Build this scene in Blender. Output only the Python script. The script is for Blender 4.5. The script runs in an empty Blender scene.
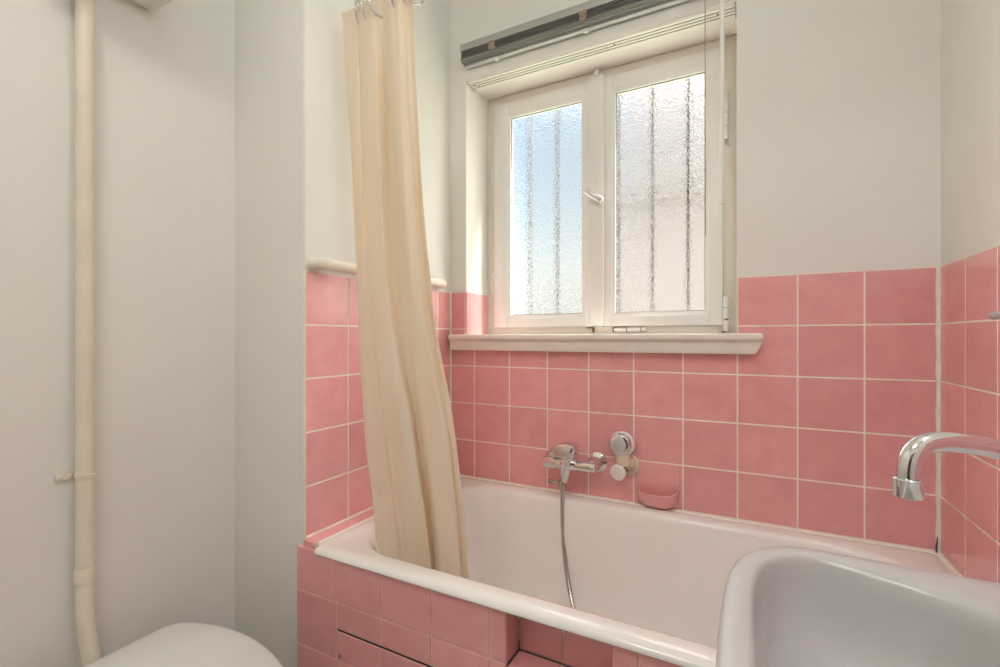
import bpy, bmesh, math, random
from mathutils import Vector, Matrix

random.seed(7)
H = 1.15                      # height of the eye above the floor; heights below are given from the eye
XL, XR, XF = -1.046, 0.4323, -1.3466   # wall beside the bath, right wall, wall behind the toilet
D = 1.568                     # tile face of the window wall
YF = 0.8694                   # face of the wall stub at the head of the bath
OL, OR = -0.979, -0.024       # window opening
LIN = 1.012                   # soffit of the opening
YW = 1.745                    # face of the window frame
SOUTH = -1.30
CEIL = 2.62 - H
PI = math.pi
sc = bpy.context.scene
C = sc.collection

# ------------------------------------------------------------------ materials
def nodes(name):
    m = bpy.data.materials.new(name)
    m.use_nodes = True
    nt = m.node_tree
    return m, nt, nt.nodes['Principled BSDF']

def simple(name, col, rough=0.5, metal=0.0, coat=0.0, var=0.0, scale=6.0, bump=0.0, bscale=60.0, bdist=0.001, spec=0.5):
    m, nt, b = nodes(name)
    b.inputs['Roughness'].default_value = rough
    b.inputs['Metallic'].default_value = metal
    b.inputs['Coat Weight'].default_value = coat
    b.inputs['Specular IOR Level'].default_value = spec
    tc = nt.nodes.new('ShaderNodeTexCoord')
    n = nt.nodes.new('ShaderNodeTexNoise')
    n.inputs['Scale'].default_value = scale
    n.inputs['Detail'].default_value = 4
    nt.links.new(tc.outputs['Object'], n.inputs['Vector'])
    r = nt.nodes.new('ShaderNodeValToRGB')
    lo = [max(0, c * (1 - var)) for c in col]
    hi = [min(1, c * (1 + var)) for c in col]
    r.color_ramp.elements[0].position = 0.3
    r.color_ramp.elements[1].position = 0.7
    r.color_ramp.elements[0].color = (*lo, 1)
    r.color_ramp.elements[1].color = (*hi, 1)
    nt.links.new(n.outputs['Fac'], r.inputs['Fac'])
    nt.links.new(r.outputs['Color'], b.inputs['Base Color'])
    if bump > 0:
        n2 = nt.nodes.new('ShaderNodeTexNoise')
        n2.inputs['Scale'].default_value = bscale
        n2.inputs['Detail'].default_value = 5
        nt.links.new(tc.outputs['Object'], n2.inputs['Vector'])
        bp = nt.nodes.new('ShaderNodeBump')
        bp.inputs['Strength'].default_value = bump
        bp.inputs['Distance'].default_value = bdist
        nt.links.new(n2.outputs['Fac'], bp.inputs['Height'])
        nt.links.new(bp.outputs['Normal'], b.inputs['Normal'])
    return m

PLASTER = simple('painted_plaster', (0.80, 0.782, 0.738), 0.65, var=0.02, scale=2.5, bump=0.35, bscale=9, bdist=0.006)
REVEAL = simple('reveal_paint', (0.84, 0.81, 0.76), 0.55, var=0.015, scale=4, bump=0.2, bscale=14, bdist=0.003)
CEILING = simple('ceiling_paint', (0.85, 0.83, 0.79), 0.7, var=0.01, bump=0.1)
GROUT = simple('grout', (0.88, 0.78, 0.70), 0.8, var=0.08, scale=20)
GROUTD = simple('aged_grout', (0.76, 0.60, 0.50), 0.85, var=0.15, scale=14)
SILICONE = simple('silicone', (0.88, 0.83, 0.75), 0.45, var=0.06, scale=30)
MOULD = simple('mould', (0.06, 0.045, 0.035), 0.8, var=0.4, scale=60)
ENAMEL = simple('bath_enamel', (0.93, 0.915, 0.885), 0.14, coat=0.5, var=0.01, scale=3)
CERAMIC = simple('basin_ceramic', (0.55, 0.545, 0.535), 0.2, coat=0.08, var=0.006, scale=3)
LIDP = simple('lid_plastic', (0.76, 0.75, 0.735), 0.22, coat=0.2, var=0.006)
PIPEP = simple('pipe_paint', (0.76, 0.69, 0.565), 0.4, var=0.06, scale=9, bump=0.15, bscale=30, bdist=0.002)
CREAMRAIL = simple('rail_paint', (0.82, 0.75, 0.64), 0.35, var=0.03)
FRAMEP = simple('window_paint', (0.77, 0.715, 0.645), 0.4, var=0.015, scale=8)
SASHP = simple('sash_paint', (0.80, 0.785, 0.76), 0.32, var=0.01, scale=8)
SILLP = simple('sill_paint', (0.85, 0.805, 0.74), 0.42, var=0.04, scale=12, bump=0.25, bscale=24, bdist=0.002)
CHROME = simple('chrome', (0.76, 0.76, 0.765), 0.09, metal=1.0, var=0.01)
CHROMED = simple('dull_chrome', (0.50, 0.475, 0.45), 0.22, metal=1.0, var=0.06, scale=60)
ALU = simple('grey_aluminium', (0.42, 0.42, 0.40), 0.4, metal=0.6, var=0.03)
SLATM = simple('dark_slat', (0.19, 0.19, 0.185), 0.4, metal=0.3, var=0.05)
ALUL = simple('rail_aluminium', (0.66, 0.66, 0.65), 0.35, metal=0.5, var=0.03)
TAPE = simple('ladder_cord', (0.34, 0.27, 0.22), 0.9, var=0.35, scale=160)
WHITEP = simple('white_plastic', (0.86, 0.84, 0.80), 0.3, var=0.01)
CREAMP = simple('cream_plastic', (0.74, 0.62, 0.47), 0.38, var=0.03)
PINKP = simple('pink_ceramic', (0.80, 0.38, 0.385), 0.22, coat=0.3, var=0.03)
DARK = simple('shade_and_screw_black', (0.02, 0.018, 0.016), 0.8, var=0.2)  # flat dark for shade in gaps and grooves, also for black screws
RUST = simple('rusty_metal', (0.30, 0.16, 0.09), 0.7, metal=0.3, var=0.4, scale=90)
FLOORM = simple('floor_tile', (0.62, 0.58, 0.54), 0.4, var=0.1, scale=9)
BARM = simple('bar_iron', (0.055, 0.052, 0.05), 0.8, var=0.1, spec=0.05)
FACADE = simple('facade_render', (0.185, 0.163, 0.157), 0.8, var=0.03, scale=1.2)
LEAF = simple('lawn', (0.13, 0.17, 0.07), 0.7, var=0.3, scale=7)
STONE = simple('yard_paving', (0.20, 0.19, 0.175), 0.8, var=0.1)

def tile_mat():
    m, nt, b = nodes('pink_glazed_tile')
    tc = nt.nodes.new('ShaderNodeTexCoord')
    at = nt.nodes.new('ShaderNodeAttribute'); at.attribute_name = 'glaze'
    n1 = nt.nodes.new('ShaderNodeTexNoise'); n1.inputs['Scale'].default_value = 14; n1.inputs['Detail'].default_value = 6
    n1.inputs['Roughness'].default_value = 0.65
    nt.links.new(tc.outputs['Object'], n1.inputs['Vector'])
    r = nt.nodes.new('ShaderNodeValToRGB')
    r.color_ramp.elements[0].position = 0.28
    r.color_ramp.elements[1].position = 0.75
    r.color_ramp.elements[0].color = (0.750, 0.335, 0.342, 1)
    r.color_ramp.elements[1].color = (0.830, 0.410, 0.417, 1)
    nt.links.new(n1.outputs['Fac'], r.inputs['Fac'])
    hs = nt.nodes.new('ShaderNodeHueSaturation')
    mr = nt.nodes.new('ShaderNodeMapRange')
    mr.inputs['To Min'].default_value = 0.93
    mr.inputs['To Max'].default_value = 1.07
    nt.links.new(at.outputs['Fac'], mr.inputs['Value'])
    nt.links.new(mr.outputs['Result'], hs.inputs['Value'])
    nt.links.new(r.outputs['Color'], hs.inputs['Color'])
    nt.links.new(hs.outputs['Color'], b.inputs['Base Color'])
    b.inputs['Roughness'].default_value = 0.24
    b.inputs['Coat Weight'].default_value = 0.25
    n2 = nt.nodes.new('ShaderNodeTexNoise'); n2.inputs['Scale'].default_value = 7; n2.inputs['Detail'].default_value = 2
    nt.links.new(tc.outputs['Object'], n2.inputs['Vector'])
    bp = nt.nodes.new('ShaderNodeBump'); bp.inputs['Strength'].default_value = 0.12; bp.inputs['Distance'].default_value = 0.006
    nt.links.new(n2.outputs['Fac'], bp.inputs['Height'])
    nt.links.new(bp.outputs['Normal'], b.inputs['Normal'])
    return m
TILE = tile_mat()

def cloth_mat():
    m, nt, b = nodes('cream_curtain_cloth')
    out = nt.nodes['Material Output']
    tc = nt.nodes.new('ShaderNodeTexCoord')
    n = nt.nodes.new('ShaderNodeTexNoise'); n.inputs['Scale'].default_value = 3.0; n.inputs['Detail'].default_value = 5
    m1 = nt.nodes.new('ShaderNodeMapping'); m1.inputs['Scale'].default_value = (7, 3, 0.7)
    nt.links.new(tc.outputs['Object'], m1.inputs['Vector'])
    nt.links.new(m1.outputs['Vector'], n.inputs['Vector'])
    r = nt.nodes.new('ShaderNodeValToRGB')
    r.color_ramp.elements[0].position = 0.35; r.color_ramp.elements[1].position = 0.72
    r.color_ramp.elements[0].color = (0.89, 0.79, 0.645, 1)
    r.color_ramp.elements[1].color = (0.93, 0.885, 0.80, 1)
    nt.links.new(n.outputs['Fac'], r.inputs['Fac'])
    nt.links.new(r.outputs['Color'], b.inputs['Base Color'])
    b.inputs['Roughness'].default_value = 0.75
    b.inputs['Specular IOR Level'].default_value = 0.2
    n2 = nt.nodes.new('ShaderNodeTexNoise'); n2.inputs['Scale'].default_value = 30; n2.inputs['Detail'].default_value = 6
    mp = nt.nodes.new('ShaderNodeMapping'); mp.inputs['Scale'].default_value = (1, 1, 0.25)
    nt.links.new(tc.outputs['Object'], mp.inputs['Vector']); nt.links.new(mp.outputs['Vector'], n2.inputs['Vector'])
    bp = nt.nodes.new('ShaderNodeBump'); bp.inputs['Strength'].default_value = 0.25; bp.inputs['Distance'].default_value = 0.004
    nt.links.new(n2.outputs['Fac'], bp.inputs['Height']); nt.links.new(bp.outputs['Normal'], b.inputs['Normal'])
    t = nt.nodes.new('ShaderNodeBsdfTranslucent')
    t.inputs['Color'].default_value = (0.94, 0.80, 0.58, 1)
    mx = nt.nodes.new('ShaderNodeMixShader'); mx.inputs['Fac'].default_value = 0.3
    nt.links.new(b.outputs['BSDF'], mx.inputs[1]); nt.links.new(t.outputs['BSDF'], mx.inputs[2])
    nt.links.new(mx.outputs['Shader'], out.inputs['Surface'])
    return m
CLOTH = cloth_mat()

def glass_mat(relief=True):
    m = bpy.data.materials.new('hammered_glass' if relief else 'plain_glass'); m.use_nodes = True
    nt = m.node_tree; nt.nodes.clear()
    out = nt.nodes.new('ShaderNodeOutputMaterial')
    g = nt.nodes.new('ShaderNodeBsdfGlass'); g.inputs['IOR'].default_value = 1.12; g.inputs['Roughness'].default_value = 0.02
    g.inputs['Color'].default_value = (0.97, 0.975, 0.97, 1)
    t = nt.nodes.new('ShaderNodeBsdfTransparent'); t.inputs['Color'].default_value = (0.95, 0.95, 0.94, 1)
    mx = nt.nodes.new('ShaderNodeMixShader'); mx.inputs['Fac'].default_value = 0.27
    tc = nt.nodes.new('ShaderNodeTexCoord')
    mp = nt.nodes.new('ShaderNodeMapping'); mp.inputs['Scale'].default_value = (0.8, 1.0, 1.7)
    nt.links.new(tc.outputs['Object'], mp.inputs['Vector'])
    n = nt.nodes.new('ShaderNodeTexNoise'); n.inputs['Scale'].default_value = 62; n.inputs['Detail'].default_value = 0.5
    n.inputs['Distortion'].default_value = 0.8
    nt.links.new(mp.outputs['Vector'], n.inputs['Vector'])
    rg = nt.nodes.new('ShaderNodeValToRGB')
    e = rg.color_ramp.elements
    e[0].position = 0.0; e[0].color = (0, 0, 0, 1)
    e[1].position = 1.0; e[1].color = (0.25, 0.25, 0.25, 1)
    for pos, v in ((0.40, 0.16), (0.50, 1.0), (0.60, 0.2)):
        q = e.new(pos); q.color = (v, v, v, 1)
    rg.color_ramp.interpolation = 'B_SPLINE'
    nt.links.new(n.outputs['Fac'], rg.inputs['Fac'])
    bp = nt.nodes.new('ShaderNodeBump'); bp.inputs['Strength'].default_value = 0.75; bp.inputs['Distance'].default_value = 0.014
    nt.links.new(rg.outputs['Color'], bp.inputs['Height']); 
    if relief: nt.links.new(bp.outputs['Normal'], g.inputs['Normal'])
    nt.links.new(g.outputs['BSDF'], mx.inputs[1]); nt.links.new(t.outputs['BSDF'], mx.inputs[2])
    nt.links.new(mx.outputs['Shader'], out.inputs['Surface'])
    return m
GLASS = glass_mat()
GLASSP = glass_mat(False)

def clear_mat():
    m, nt, b = nodes('frosted_acrylic')
    b.inputs['Base Color'].default_value = (0.93, 0.92, 0.90, 1)
    b.inputs['Roughness'].default_value = 0.2
    b.inputs['Transmission Weight'].default_value = 0.35
    return m
ACRYL = clear_mat()

# ------------------------------------------------------------------ mesh helpers
def bm_new():
    return bmesh.new()

def add_box(bm, x0, x1, y0, y1, z0, z1, bevel=0.0, seg=2):
    r = bmesh.ops.create_cube(bm, size=1.0)
    vs = r['verts']
    for v in vs:
        v.co = Vector((x0 + (v.co.x + .5) * (x1 - x0), y0 + (v.co.y + .5) * (y1 - y0), z0 + (v.co.z + .5) * (z1 - z0)))
    if bevel > 0:
        es = list({e for v in vs for e in v.link_edges})
        bmesh.ops.bevel(bm, geom=es, offset=bevel, segments=seg, affect='EDGES', profile=0.5)
    return vs

def loft(bm, loops, close_start=False, close_end=False, cyclic=True):
    rows = [[bm.verts.new(p) for p in L] for L in loops]
    n = len(rows[0])
    for a, b in zip(rows, rows[1:]):
        for i in range(n if cyclic else n - 1):
            j = (i + 1) % n
            try:
                bm.faces.new((a[i], a[j], b[j], b[i]))
            except ValueError:
                pass
    if close_start: bm.faces.new(list(reversed(rows[0])))
    if close_end: bm.faces.new(rows[-1])
    return rows

def catmull(pts, per=8, closed=False):
    out = []
    n = len(pts)
    P = [Vector(p) for p in pts]
    for i in range(n if closed else n - 1):
        p1 = P[i]; p2 = P[(i + 1) % n]
        p0 = P[(i - 1) % n] if closed or i > 0 else p1 * 2 - p2
        p3 = P[(i + 2) % n] if closed or i + 2 < n else p2 * 2 - p1
        for k in range(per):
            t = k / per
            out.append(0.5 * ((2 * p1) + (p2 - p0) * t + (2 * p0 - 5 * p1 + 4 * p2 - p3) * t * t + (3 * p1 - p0 - 3 * p2 + p3) * t ** 3))
    if not closed: out.append(P[-1].copy())
    return out

def cardinal(pts, per=8, k=0.5):
    out = []
    P = [Vector(p) for p in pts]
    n = len(P)
    T = [((P[min(i + 1, n - 1)] - P[max(i - 1, 0)]) * .5 * k * 2 * .5) for i in range(n)]
    for i in range(n - 1):
        for q in range(per):
            t = q / per
            h00 = 2 * t ** 3 - 3 * t ** 2 + 1; h10 = t ** 3 - 2 * t ** 2 + t; h01 = -2 * t ** 3 + 3 * t ** 2; h11 = t ** 3 - t ** 2
            out.append(P[i] * h00 + T[i] * h10 + P[i + 1] * h01 + T[i + 1] * h11)
    out.append(P[-1].copy())
    return out

def add_tube(bm, pts, r, seg=16, caps=True, closed=False):
    P = [Vector(p) for p in pts]
    n = len(P)
    rad = r if isinstance(r, (list, tuple)) else [r] * n
    loops = []
    up = None
    for i in range(n):
        if closed:
            t = (P[(i + 1) % n] - P[i - 1]).normalized()
        else:
            t = (P[min(i + 1, n - 1)] - P[max(i - 1, 0)]).normalized()
        if up is None:
            up = Vector((0, 0, 1)) if abs(t.z) < .9 else Vector((0, 1, 0))
        a = up - t * up.dot(t)
        if a.length < 1e-6: a = t.orthogonal()
        a.normalize(); up = a
        b = t.cross(a)
        loops.append([P[i] + (a * math.cos(2 * PI * k / seg) + b * math.sin(2 * PI * k / seg)) * rad[i] for k in range(seg)])
    if closed:
        loops.append(loops[0])
        rows = loft(bm, loops)
        bmesh.ops.remove_doubles(bm, verts=bm.verts, dist=1e-6)
    else:
        loft(bm, loops, caps, caps)

def add_cyl(bm, p0, p1, r0, r1=None, seg=32, bev=0.0):
    """cylinder or cone from p0 to p1 with optional softened ends"""
    p0 = Vector(p0); p1 = Vector(p1)
    r1 = r0 if r1 is None else r1
    L = (p1 - p0).length
    prof = [(0, r0), (L, r1)] if bev <= 0 else [(0, r0 - bev), (bev * .3, r0 - bev * .3), (bev, r0), (L - bev, r1), (L - bev * .3, r1 - bev * .3), (L, r1 - bev)]
    add_lathe(bm, p0, p1 - p0, prof, seg)

def add_lathe(bm, origin, axis, prof, seg=32, caps=True):
    o = Vector(origin); ax = Vector(axis).normalized()
    a = ax.orthogonal().normalized(); b = ax.cross(a)
    loops = [[o + ax * h + (a * math.cos(2 * PI * k / seg) + b * math.sin(2 * PI * k / seg)) * r for k in range(seg)] for h, r in prof]
    loft(bm, loops, caps, caps)

def add_torus(bm, c, axis, R, r, seg=28, sub=10):
    ax = Vector(axis).normalized()
    a = ax.orthogonal().normalized(); b = ax.cross(a)
    add_tube(bm, [Vector(c) + (a * math.cos(2 * PI * k / seg) + b * math.sin(2 * PI * k / seg)) * R for k in range(seg)], r, sub, closed=True)

def add_prism(bm, pts, axis, a0, a1, bevel=0.0):
    """extrude a polygon; axis x: pts are (y,z); y: (x,z); z: (x,y)"""
    def mk(p, a):
        return {'x': (a, p[0], p[1]), 'y': (p[0], a, p[1]), 'z': (p[0], p[1], a)}[axis]
    A = [bm.verts.new(mk(p, a0)) for p in pts]
    B = [bm.verts.new(mk(p, a1)) for p in pts]
    n = len(pts)
    fs = [bm.faces.new(A), bm.faces.new(list(reversed(B)))]
    for i in range(n):
        j = (i + 1) % n
        fs.append(bm.faces.new((A[j], A[i], B[i], B[j])))
    if bevel > 0:
        es = list({e for f in fs for e in f.edges})
        bmesh.ops.bevel(bm, geom=es, offset=bevel, segments=2, affect='EDGES', profile=0.5)

def rrect(x0, x1, y0, y1, r, z, n=10):
    r = min(r, (x1 - x0) / 2 - 1e-4, (y1 - y0) / 2 - 1e-4)
    pts = []
    for cx, cy, a0 in ((x1 - r, y1 - r, 0), (x0 + r, y1 - r, PI / 2), (x0 + r, y0 + r, PI), (x1 - r, y0 + r, 3 * PI / 2)):
        for k in range(n + 1):
            a = a0 + PI / 2 * k / n
            pts.append(Vector((cx + r * math.cos(a), cy + r * math.sin(a), z)))
    return pts

def obj(name, bm, mat, parent=None, smooth=True, angle=38):
    bmesh.ops.recalc_face_normals(bm, faces=bm.faces[:])
    me = bpy.data.meshes.new(name)
    bm.to_mesh(me); bm.free()
    me.materials.append(mat)
    if smooth:
        me.polygons.foreach_set('use_smooth', [True] * len(me.polygons))
        me.set_sharp_from_angle(angle=math.radians(angle))
    o = bpy.data.objects.new(name, me)
    C.objects.link(o)
    if parent is not None:
        o.parent = parent
        o.matrix_parent_inverse = Matrix.Translation(-parent.location)
    else:
        o.location = (0, 0, H)
    return o

def tag(o, label, cat, group=None):
    o['label'] = label; o['category'] = cat
    if group: o['group'] = group
    return o

def thing(name, loc, label, cat, group=None):
    """an Empty at the base of a thing; its parts are modelled in eye-height coordinates"""
    o = bpy.data.objects.new(name, None)
    C.objects.link(o)
    o.empty_display_size = 0.05
    o.location = (loc[0], loc[1], loc[2] + H)
    return tag(o, label, cat, group)

def part(name, bm, mat, root, label=None, **k):
    o = obj(name, bm, mat, None, **k)
    o.location = (0, 0, 0)
    o.parent = root
    # parts are modelled in eye-height coordinates: bring them into the root's frame
    base = root
    off = Vector((0, 0, H))
    acc = Vector((0, 0, 0))
    while base is not None:
        acc += base.location
        base = base.parent
    o.location = off - acc
    if label: o['label'] = label
    return o

def struct(name, bm, mat, **k):
    o = obj(name, bm, mat, **k)
    o['kind'] = 'structure'
    return o

# ------------------------------------------------------------------ tile cladding
G = 0.0017   # half joint
def tile_mesh(bm, lay, cells, face, depth=0.007):
    """cells: (a0,a1,z0,z1); face: function (a, d, z) -> point, d measured out of the wall"""
    for a0, a1, z0, z1 in cells:
        a0 += G; a1 -= G; z0 += G; z1 -= G
        if a1 - a0 < 0.004 or z1 - z0 < 0.004: continue
        g = random.random()
        b = 0.0016
        ring = lambda i, d: [face(a0 + i, d, z0 + i), face(a1 - i, d, z0 + i), face(a1 - i, d, z1 - i), face(a0 + i, d, z1 - i)]
        tl = (random.random() - .5) * 0.0008
        L = [ring(0, -depth), ring(0, -b), ring(b * .35, -b * .3), ring(b, 0)]
        rows = [[bm.verts.new(p) for p in q] for q in L]
        fs = []
        for r0, r1 in zip(rows, rows[1:]):
            for i in range(4):
                fs.append(bm.faces.new((r0[i], r0[(i + 1) % 4], r1[(i + 1) % 4], r1[i])))
        fs.append(bm.faces.new(rows[-1]))
        for f in fs: f[lay] = g

def tiles(name, cells, face, parent):
    bm = bm_new()
    lay = bm.faces.layers.float.new('glaze')
    tile_mesh(bm, lay, cells, face)
    return part(name, bm, TILE, parent, smooth=False)

ROWS = [0.1804 - 0.145 * k for k in range(6)]
TB = ROWS[-1]                       # foot of the wall tiling = rim of the bath
def grid(av, zv):
    return [(a0, a1, z1, z0) for a0, a1 in zip(av, av[1:]) for z0, z1 in zip(zv, zv[1:])]

# ------------------------------------------------------------------ room shell
bm = bm_new(); add_box(bm, XF - .15, XR + .15, SOUTH - .15, D + .27, -H - .1, -H)
struct('floor', bm, FLOORM, smooth=False)
bm = bm_new(); add_box(bm, XF - .15, XR + .15, SOUTH - .15, D + .27, CEIL, CEIL + .1)
struct('ceiling', bm, CEILING, smooth=False)
WB = D + 0.002                      # plaster face of the window wall (tiles stand 2 mm proud)
bm = bm_new()
x0, x1, y1 = XL - .05, XR + .15, D + .26
ZS = -0.012
add_box(bm, x0, OL, WB, y1, -H, CEIL)
add_box(bm, OR, x1, WB, y1, -H, CEIL)
add_box(bm, OL, OR, WB, y1, -H, ZS)
add_box(bm, OL, OR, WB, y1, LIN, CEIL)
north = struct('wall_north', bm, PLASTER, smooth=False)
bm = bm_new(); add_box(bm, XR + .002, XR + .15, SOUTH - .1, WB, -H, CEIL)
east = struct('wall_east', bm, PLASTER, smooth=False)
bm = bm_new(); add_box(bm, XF - .15, XF, SOUTH - .1, YF + .05, -H, CEIL)
struct('wall_west', bm, PLASTER, smooth=False)
bm = bm_new()
add_box(bm, XF - .15, XL - .002, YF, D + .26, -H, CEIL, bevel=0.007, seg=3)
stub = struct('wall_northwest', bm, PLASTER)
bm = bm_new(); add_box(bm, XF - .15, XR + .15, SOUTH - .12, SOUTH, -H, CEIL)
struct('wall_south', bm, PLASTER, smooth=False)

WOOD = simple('dark_wood', (0.10, 0.055, 0.03), 0.4, var=0.3, scale=5)
added_door = bpy.data.objects.new('added_door_1', None); C.objects.link(added_door)
added_door.location = (-.25, SOUTH, H); added_door['kind'] = 'structure'  # unseen door, added so the chrome has something dark to reflect
bm = bm_new()
for a in ((-.72, -.66, -H, .92), (.16, .22, -H, .92), (-.72, .22, .86, .92)):
    add_box(bm, a[0], a[1], SOUTH, SOUTH + .03, a[2], a[3], .004)
part('door_frame', bm, SASHP, added_door)
bm = bm_new(); add_box(bm, -.66, .16, SOUTH, SOUTH + .02, -H + .005, .86)
for z0, z1 in ((-.95, -.2), (-.05, .7)):
    add_box(bm, -.54, .04, SOUTH + .012, SOUTH + .026, z0, z1, .006)
part('door_leaf', bm, WOOD, added_door)
bm = bm_new(); add_cyl(bm, (.09, SOUTH + .015, -.1), (.09, SOUTH + .06, -.1), .01); add_cyl(bm, (.095, SOUTH + .06, -.1), (-.02, SOUTH + .06, -.1), .009)
part('door_handle', bm, ALUL, added_door)

# tiles of the window wall
XV = [XL] + [-0.9365 + 0.152 * k for k in range(9)] + [XR]
XV = [x for x in XV if x < XR - .003] + [XR]
fN = lambda a, d, z: Vector((a, D - d, z))
cells = grid([XL, OL], ROWS[:2]) + grid([x for x in XV if x > OR - .01], ROWS[:2])
for a0, a1 in zip(XV, XV[1:]):
    inside = a1 > OL + .001 and a1 < OR + .01
    cells.append((a0, a1, ROWS[2], -0.020 if inside else ROWS[1]))
cells.append((XL, OL, -0.020, ROWS[1]))
cells += grid(XV, ROWS[2:])
cells = [c for c in cells]
nt_ = tiles('tile_cladding', cells, fN, north)
bm = bm_new()
add_box(bm, XL, OL, D + .0006, WB + .001, TB - .3, ROWS[0] + .001)
add_box(bm, OR, XR, D + .0006, WB + .001, TB - .3, ROWS[0] + .001)
add_box(bm, OL, OR, D + .0006, WB + .001, TB - .3, ZS)
part('grout', bm, GROUT, north, 'cream joints between the pink wall tiles', smooth=False)
# corner joints in silicone
bm = bm_new()
zz = [ROWS[0] + .002 - k * 0.024 for k in range(32)]
zz = [z for z in zz if z > TB] + [TB]
rr = [0.0066 + 0.0005 * math.sin(7 * z * 9 + 1) + 0.0004 * math.sin(z * 61) for z in zz]
add_tube(bm, [(XR - .002, D - .002, z) for z in zz], rr, 10)
sj = part('silicone_joint', bm, SILICONE, east, 'thick cream sealant down the tile corner')
bm = bm_new()
add_tube(bm, [(XR - .006, D - .006, TB + .045), (XR - .009, D - .009, TB + .02), (XR - .010, D - .012, TB + .004)], [0.001, 0.002, 0.002], 8)
add_tube(bm, [(XR - .06, D - .003, TB + .003), (XR - .03, D - .004, TB + .004), (XR - .012, D - .006, TB + .005)], [0.0006, 0.0014, 0.002], 8)
part('mould_spot', bm, MOULD, sj, 'dark mould at the foot of the corner joint')
bm = bm_new()
add_tube(bm, [(XL + .001, D - .001, ROWS[0] - .0), (XL + .001, D - .001, TB)], 0.004, 8)
part('silicone_joint', bm, SILICONE, north)

# one white-lit tile on the left reveal
fRv = lambda a, d, z: Vector((OL + d, a, z))
tiles('reveal_tile', [(D + .001, D + .15, 0.014, ROWS[0]), (D + .15, YW - .006, 0.014, ROWS[0])], lambda a, d, z: Vector((OL + .006 + d, a, z)), north)
# reveal lining (smooth paint in the window opening)
bm = bm_new()
add_box(bm, OL - .001, OL + .003, D + .004, YW + .05, ZS, LIN)
add_box(bm, OR - .003, OR + .001, D + .004, YW + .05, ZS, LIN)
add_box(bm, OL, OR, D + .004, YW + .05, LIN - .003, LIN + .001)
part('reveal_lining', bm, REVEAL, north, smooth=False)

# right wall tiles
YV = [D - .004, 1.4142, 1.2622, 1.1102, 0.9582, 0.8062, 0.6542, 0.5022, 0.3502, 0.1982]
fE = lambda a, d, z: Vector((XR - d, a, z))
cells = [(b, a, z1, z0) for a, b in zip(YV, YV[1:]) for z0, z1 in zip(ROWS, ROWS[1:])]
tiles('tile_cladding', cells, fE, east)
bm = bm_new(); add_box(bm, XR + .0006, XR + .003, YV[-1], D, TB - .1, ROWS[0] + .001)
part('grout', bm, GROUT, east, smooth=False)
# left wall tiles
YVL = [YF + .002, 1.0244, 1.1764, 1.3284, 1.4804, D - .004]
fW = lambda a, d, z: Vector((XL + d, a, z))
LEDGE = -0.5375
ROWL = ROWS[:5] + [LEDGE]
tiles('tile_cladding', grid(YVL, ROWL), fW, stub)
bm = bm_new(); add_box(bm, XL - .004, XL - .0006, YF + .0025, D, TB - .2, ROWS[0] + .001)
part('grout', bm, GROUT, stub, smooth=False)
# narrow pink ledge between wall and bath
bm = bm_new(); lay = bm.faces.layers.float.new('glaze')
tile_mesh(bm, lay, [(XL, XL + .045, YF - .008 + .0, 1.0244), (XL, XL + .045, 1.0244, 1.1764), (XL, XL + .045, 1.1764, 1.3284), (XL, XL + .045, 1.3284, 1.4804), (XL, XL + .045, 1.4804, D - .002)],
          lambda a, d, z: Vector((a, z, LEDGE + d)))
part('ledge_tiles', bm, TILE, stub, smooth=False)
tiles('ledge_end_tile', [(XL + .001, XL + .044, -0.575, LEDGE - .0085)], lambda a, d, z: Vector((a, YF - .0075 - d, z)), stub)
bm = bm_new()
add_box(bm, XL + .001, XL + .044, YF - .004, D - .003, LEDGE - .03, LEDGE - .002)
part('grout', bm, GROUTD, stub, 'yellowed joint under the ledge at the head of the bath', smooth=False)

bm = bm_new(); add_tube(bm, [(XL + .001, YF + .003, LEDGE + .0015), (XL + .001, D - .01, LEDGE + .0015)], 0.0045, 8)
part('sealant_bead', bm, SILICONE, stub)

# ------------------------------------------------------------------ tiled bath front
YP = 0.857
PT = -0.5535
PV = [-1.064, -0.917, -0.771, -0.624, -0.474]
RX0, RX1, RY, RZ = -0.4365, -0.219, 0.918, -0.673
PZ = [PT, -0.668, -0.812, -0.957, -1.102, -H + .002]
fP = lambda a, d, z: Vector((a, YP - d, z))
HX0, HX1, HZ = -0.917, -0.474, -0.735
bm = bm_new()
add_box(bm, -1.062, XL - .003, YP + .0025, YF - .0015, -H, PT - .002)          # over the stub's edge
add_box(bm, XL - .003, RX0 - .0022, YP + .0025, YP + .018, HZ, PT - .002)
add_box(bm, XL - .003, HX0, YP + .0025, YP + .018, -H, HZ)
add_box(bm, HX1, RX0 - .0022, YP + .0025, YP + .018, -H, HZ)
add_box(bm, RX1 + .0022, XR, YP + .0025, YP + .018, -H, PT - .002)
add_box(bm, RX0 - .0022, RX1 + .0022, YP + .0025, YP + .018, -H, RZ - .004)
add_box(bm, RX0 - .002, RX1 + .002, RY + .0025, RY + .008, RZ - .012, PT - .002)
add_box(bm, RX0 - .002, RX1 + .002, YP + .018, RY + .006, RZ - .014, RZ - .0022)
add_box(bm, RX0 - .006, RX0 - .0022, YP + .01, RY + .004, RZ - .012, PT - .002)
add_box(bm, RX1 + .0022, RX1 + .006, YP + .01, RY + .004, RZ - .012, PT - .002)
add_box(bm, HX0 - .002, HX1 + .002, YP + .0185, YP + .021, -H, HZ + .004)       # behind the hatch
panel = struct('wall_bath_front', bm, GROUTD, smooth=False)
cells = grid(PV, PZ[:2]) + [(-0.474, RX0, PZ[1], PZ[0])]
cells += grid(PV[:2], PZ[1:]) + [(-0.474, RX0, PZ[2], PZ[1])]
cells += [(a0, a1, HZ + .0015, PZ[1]) for a0, a1 in zip(PV[1:], PV[2:])]
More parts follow.
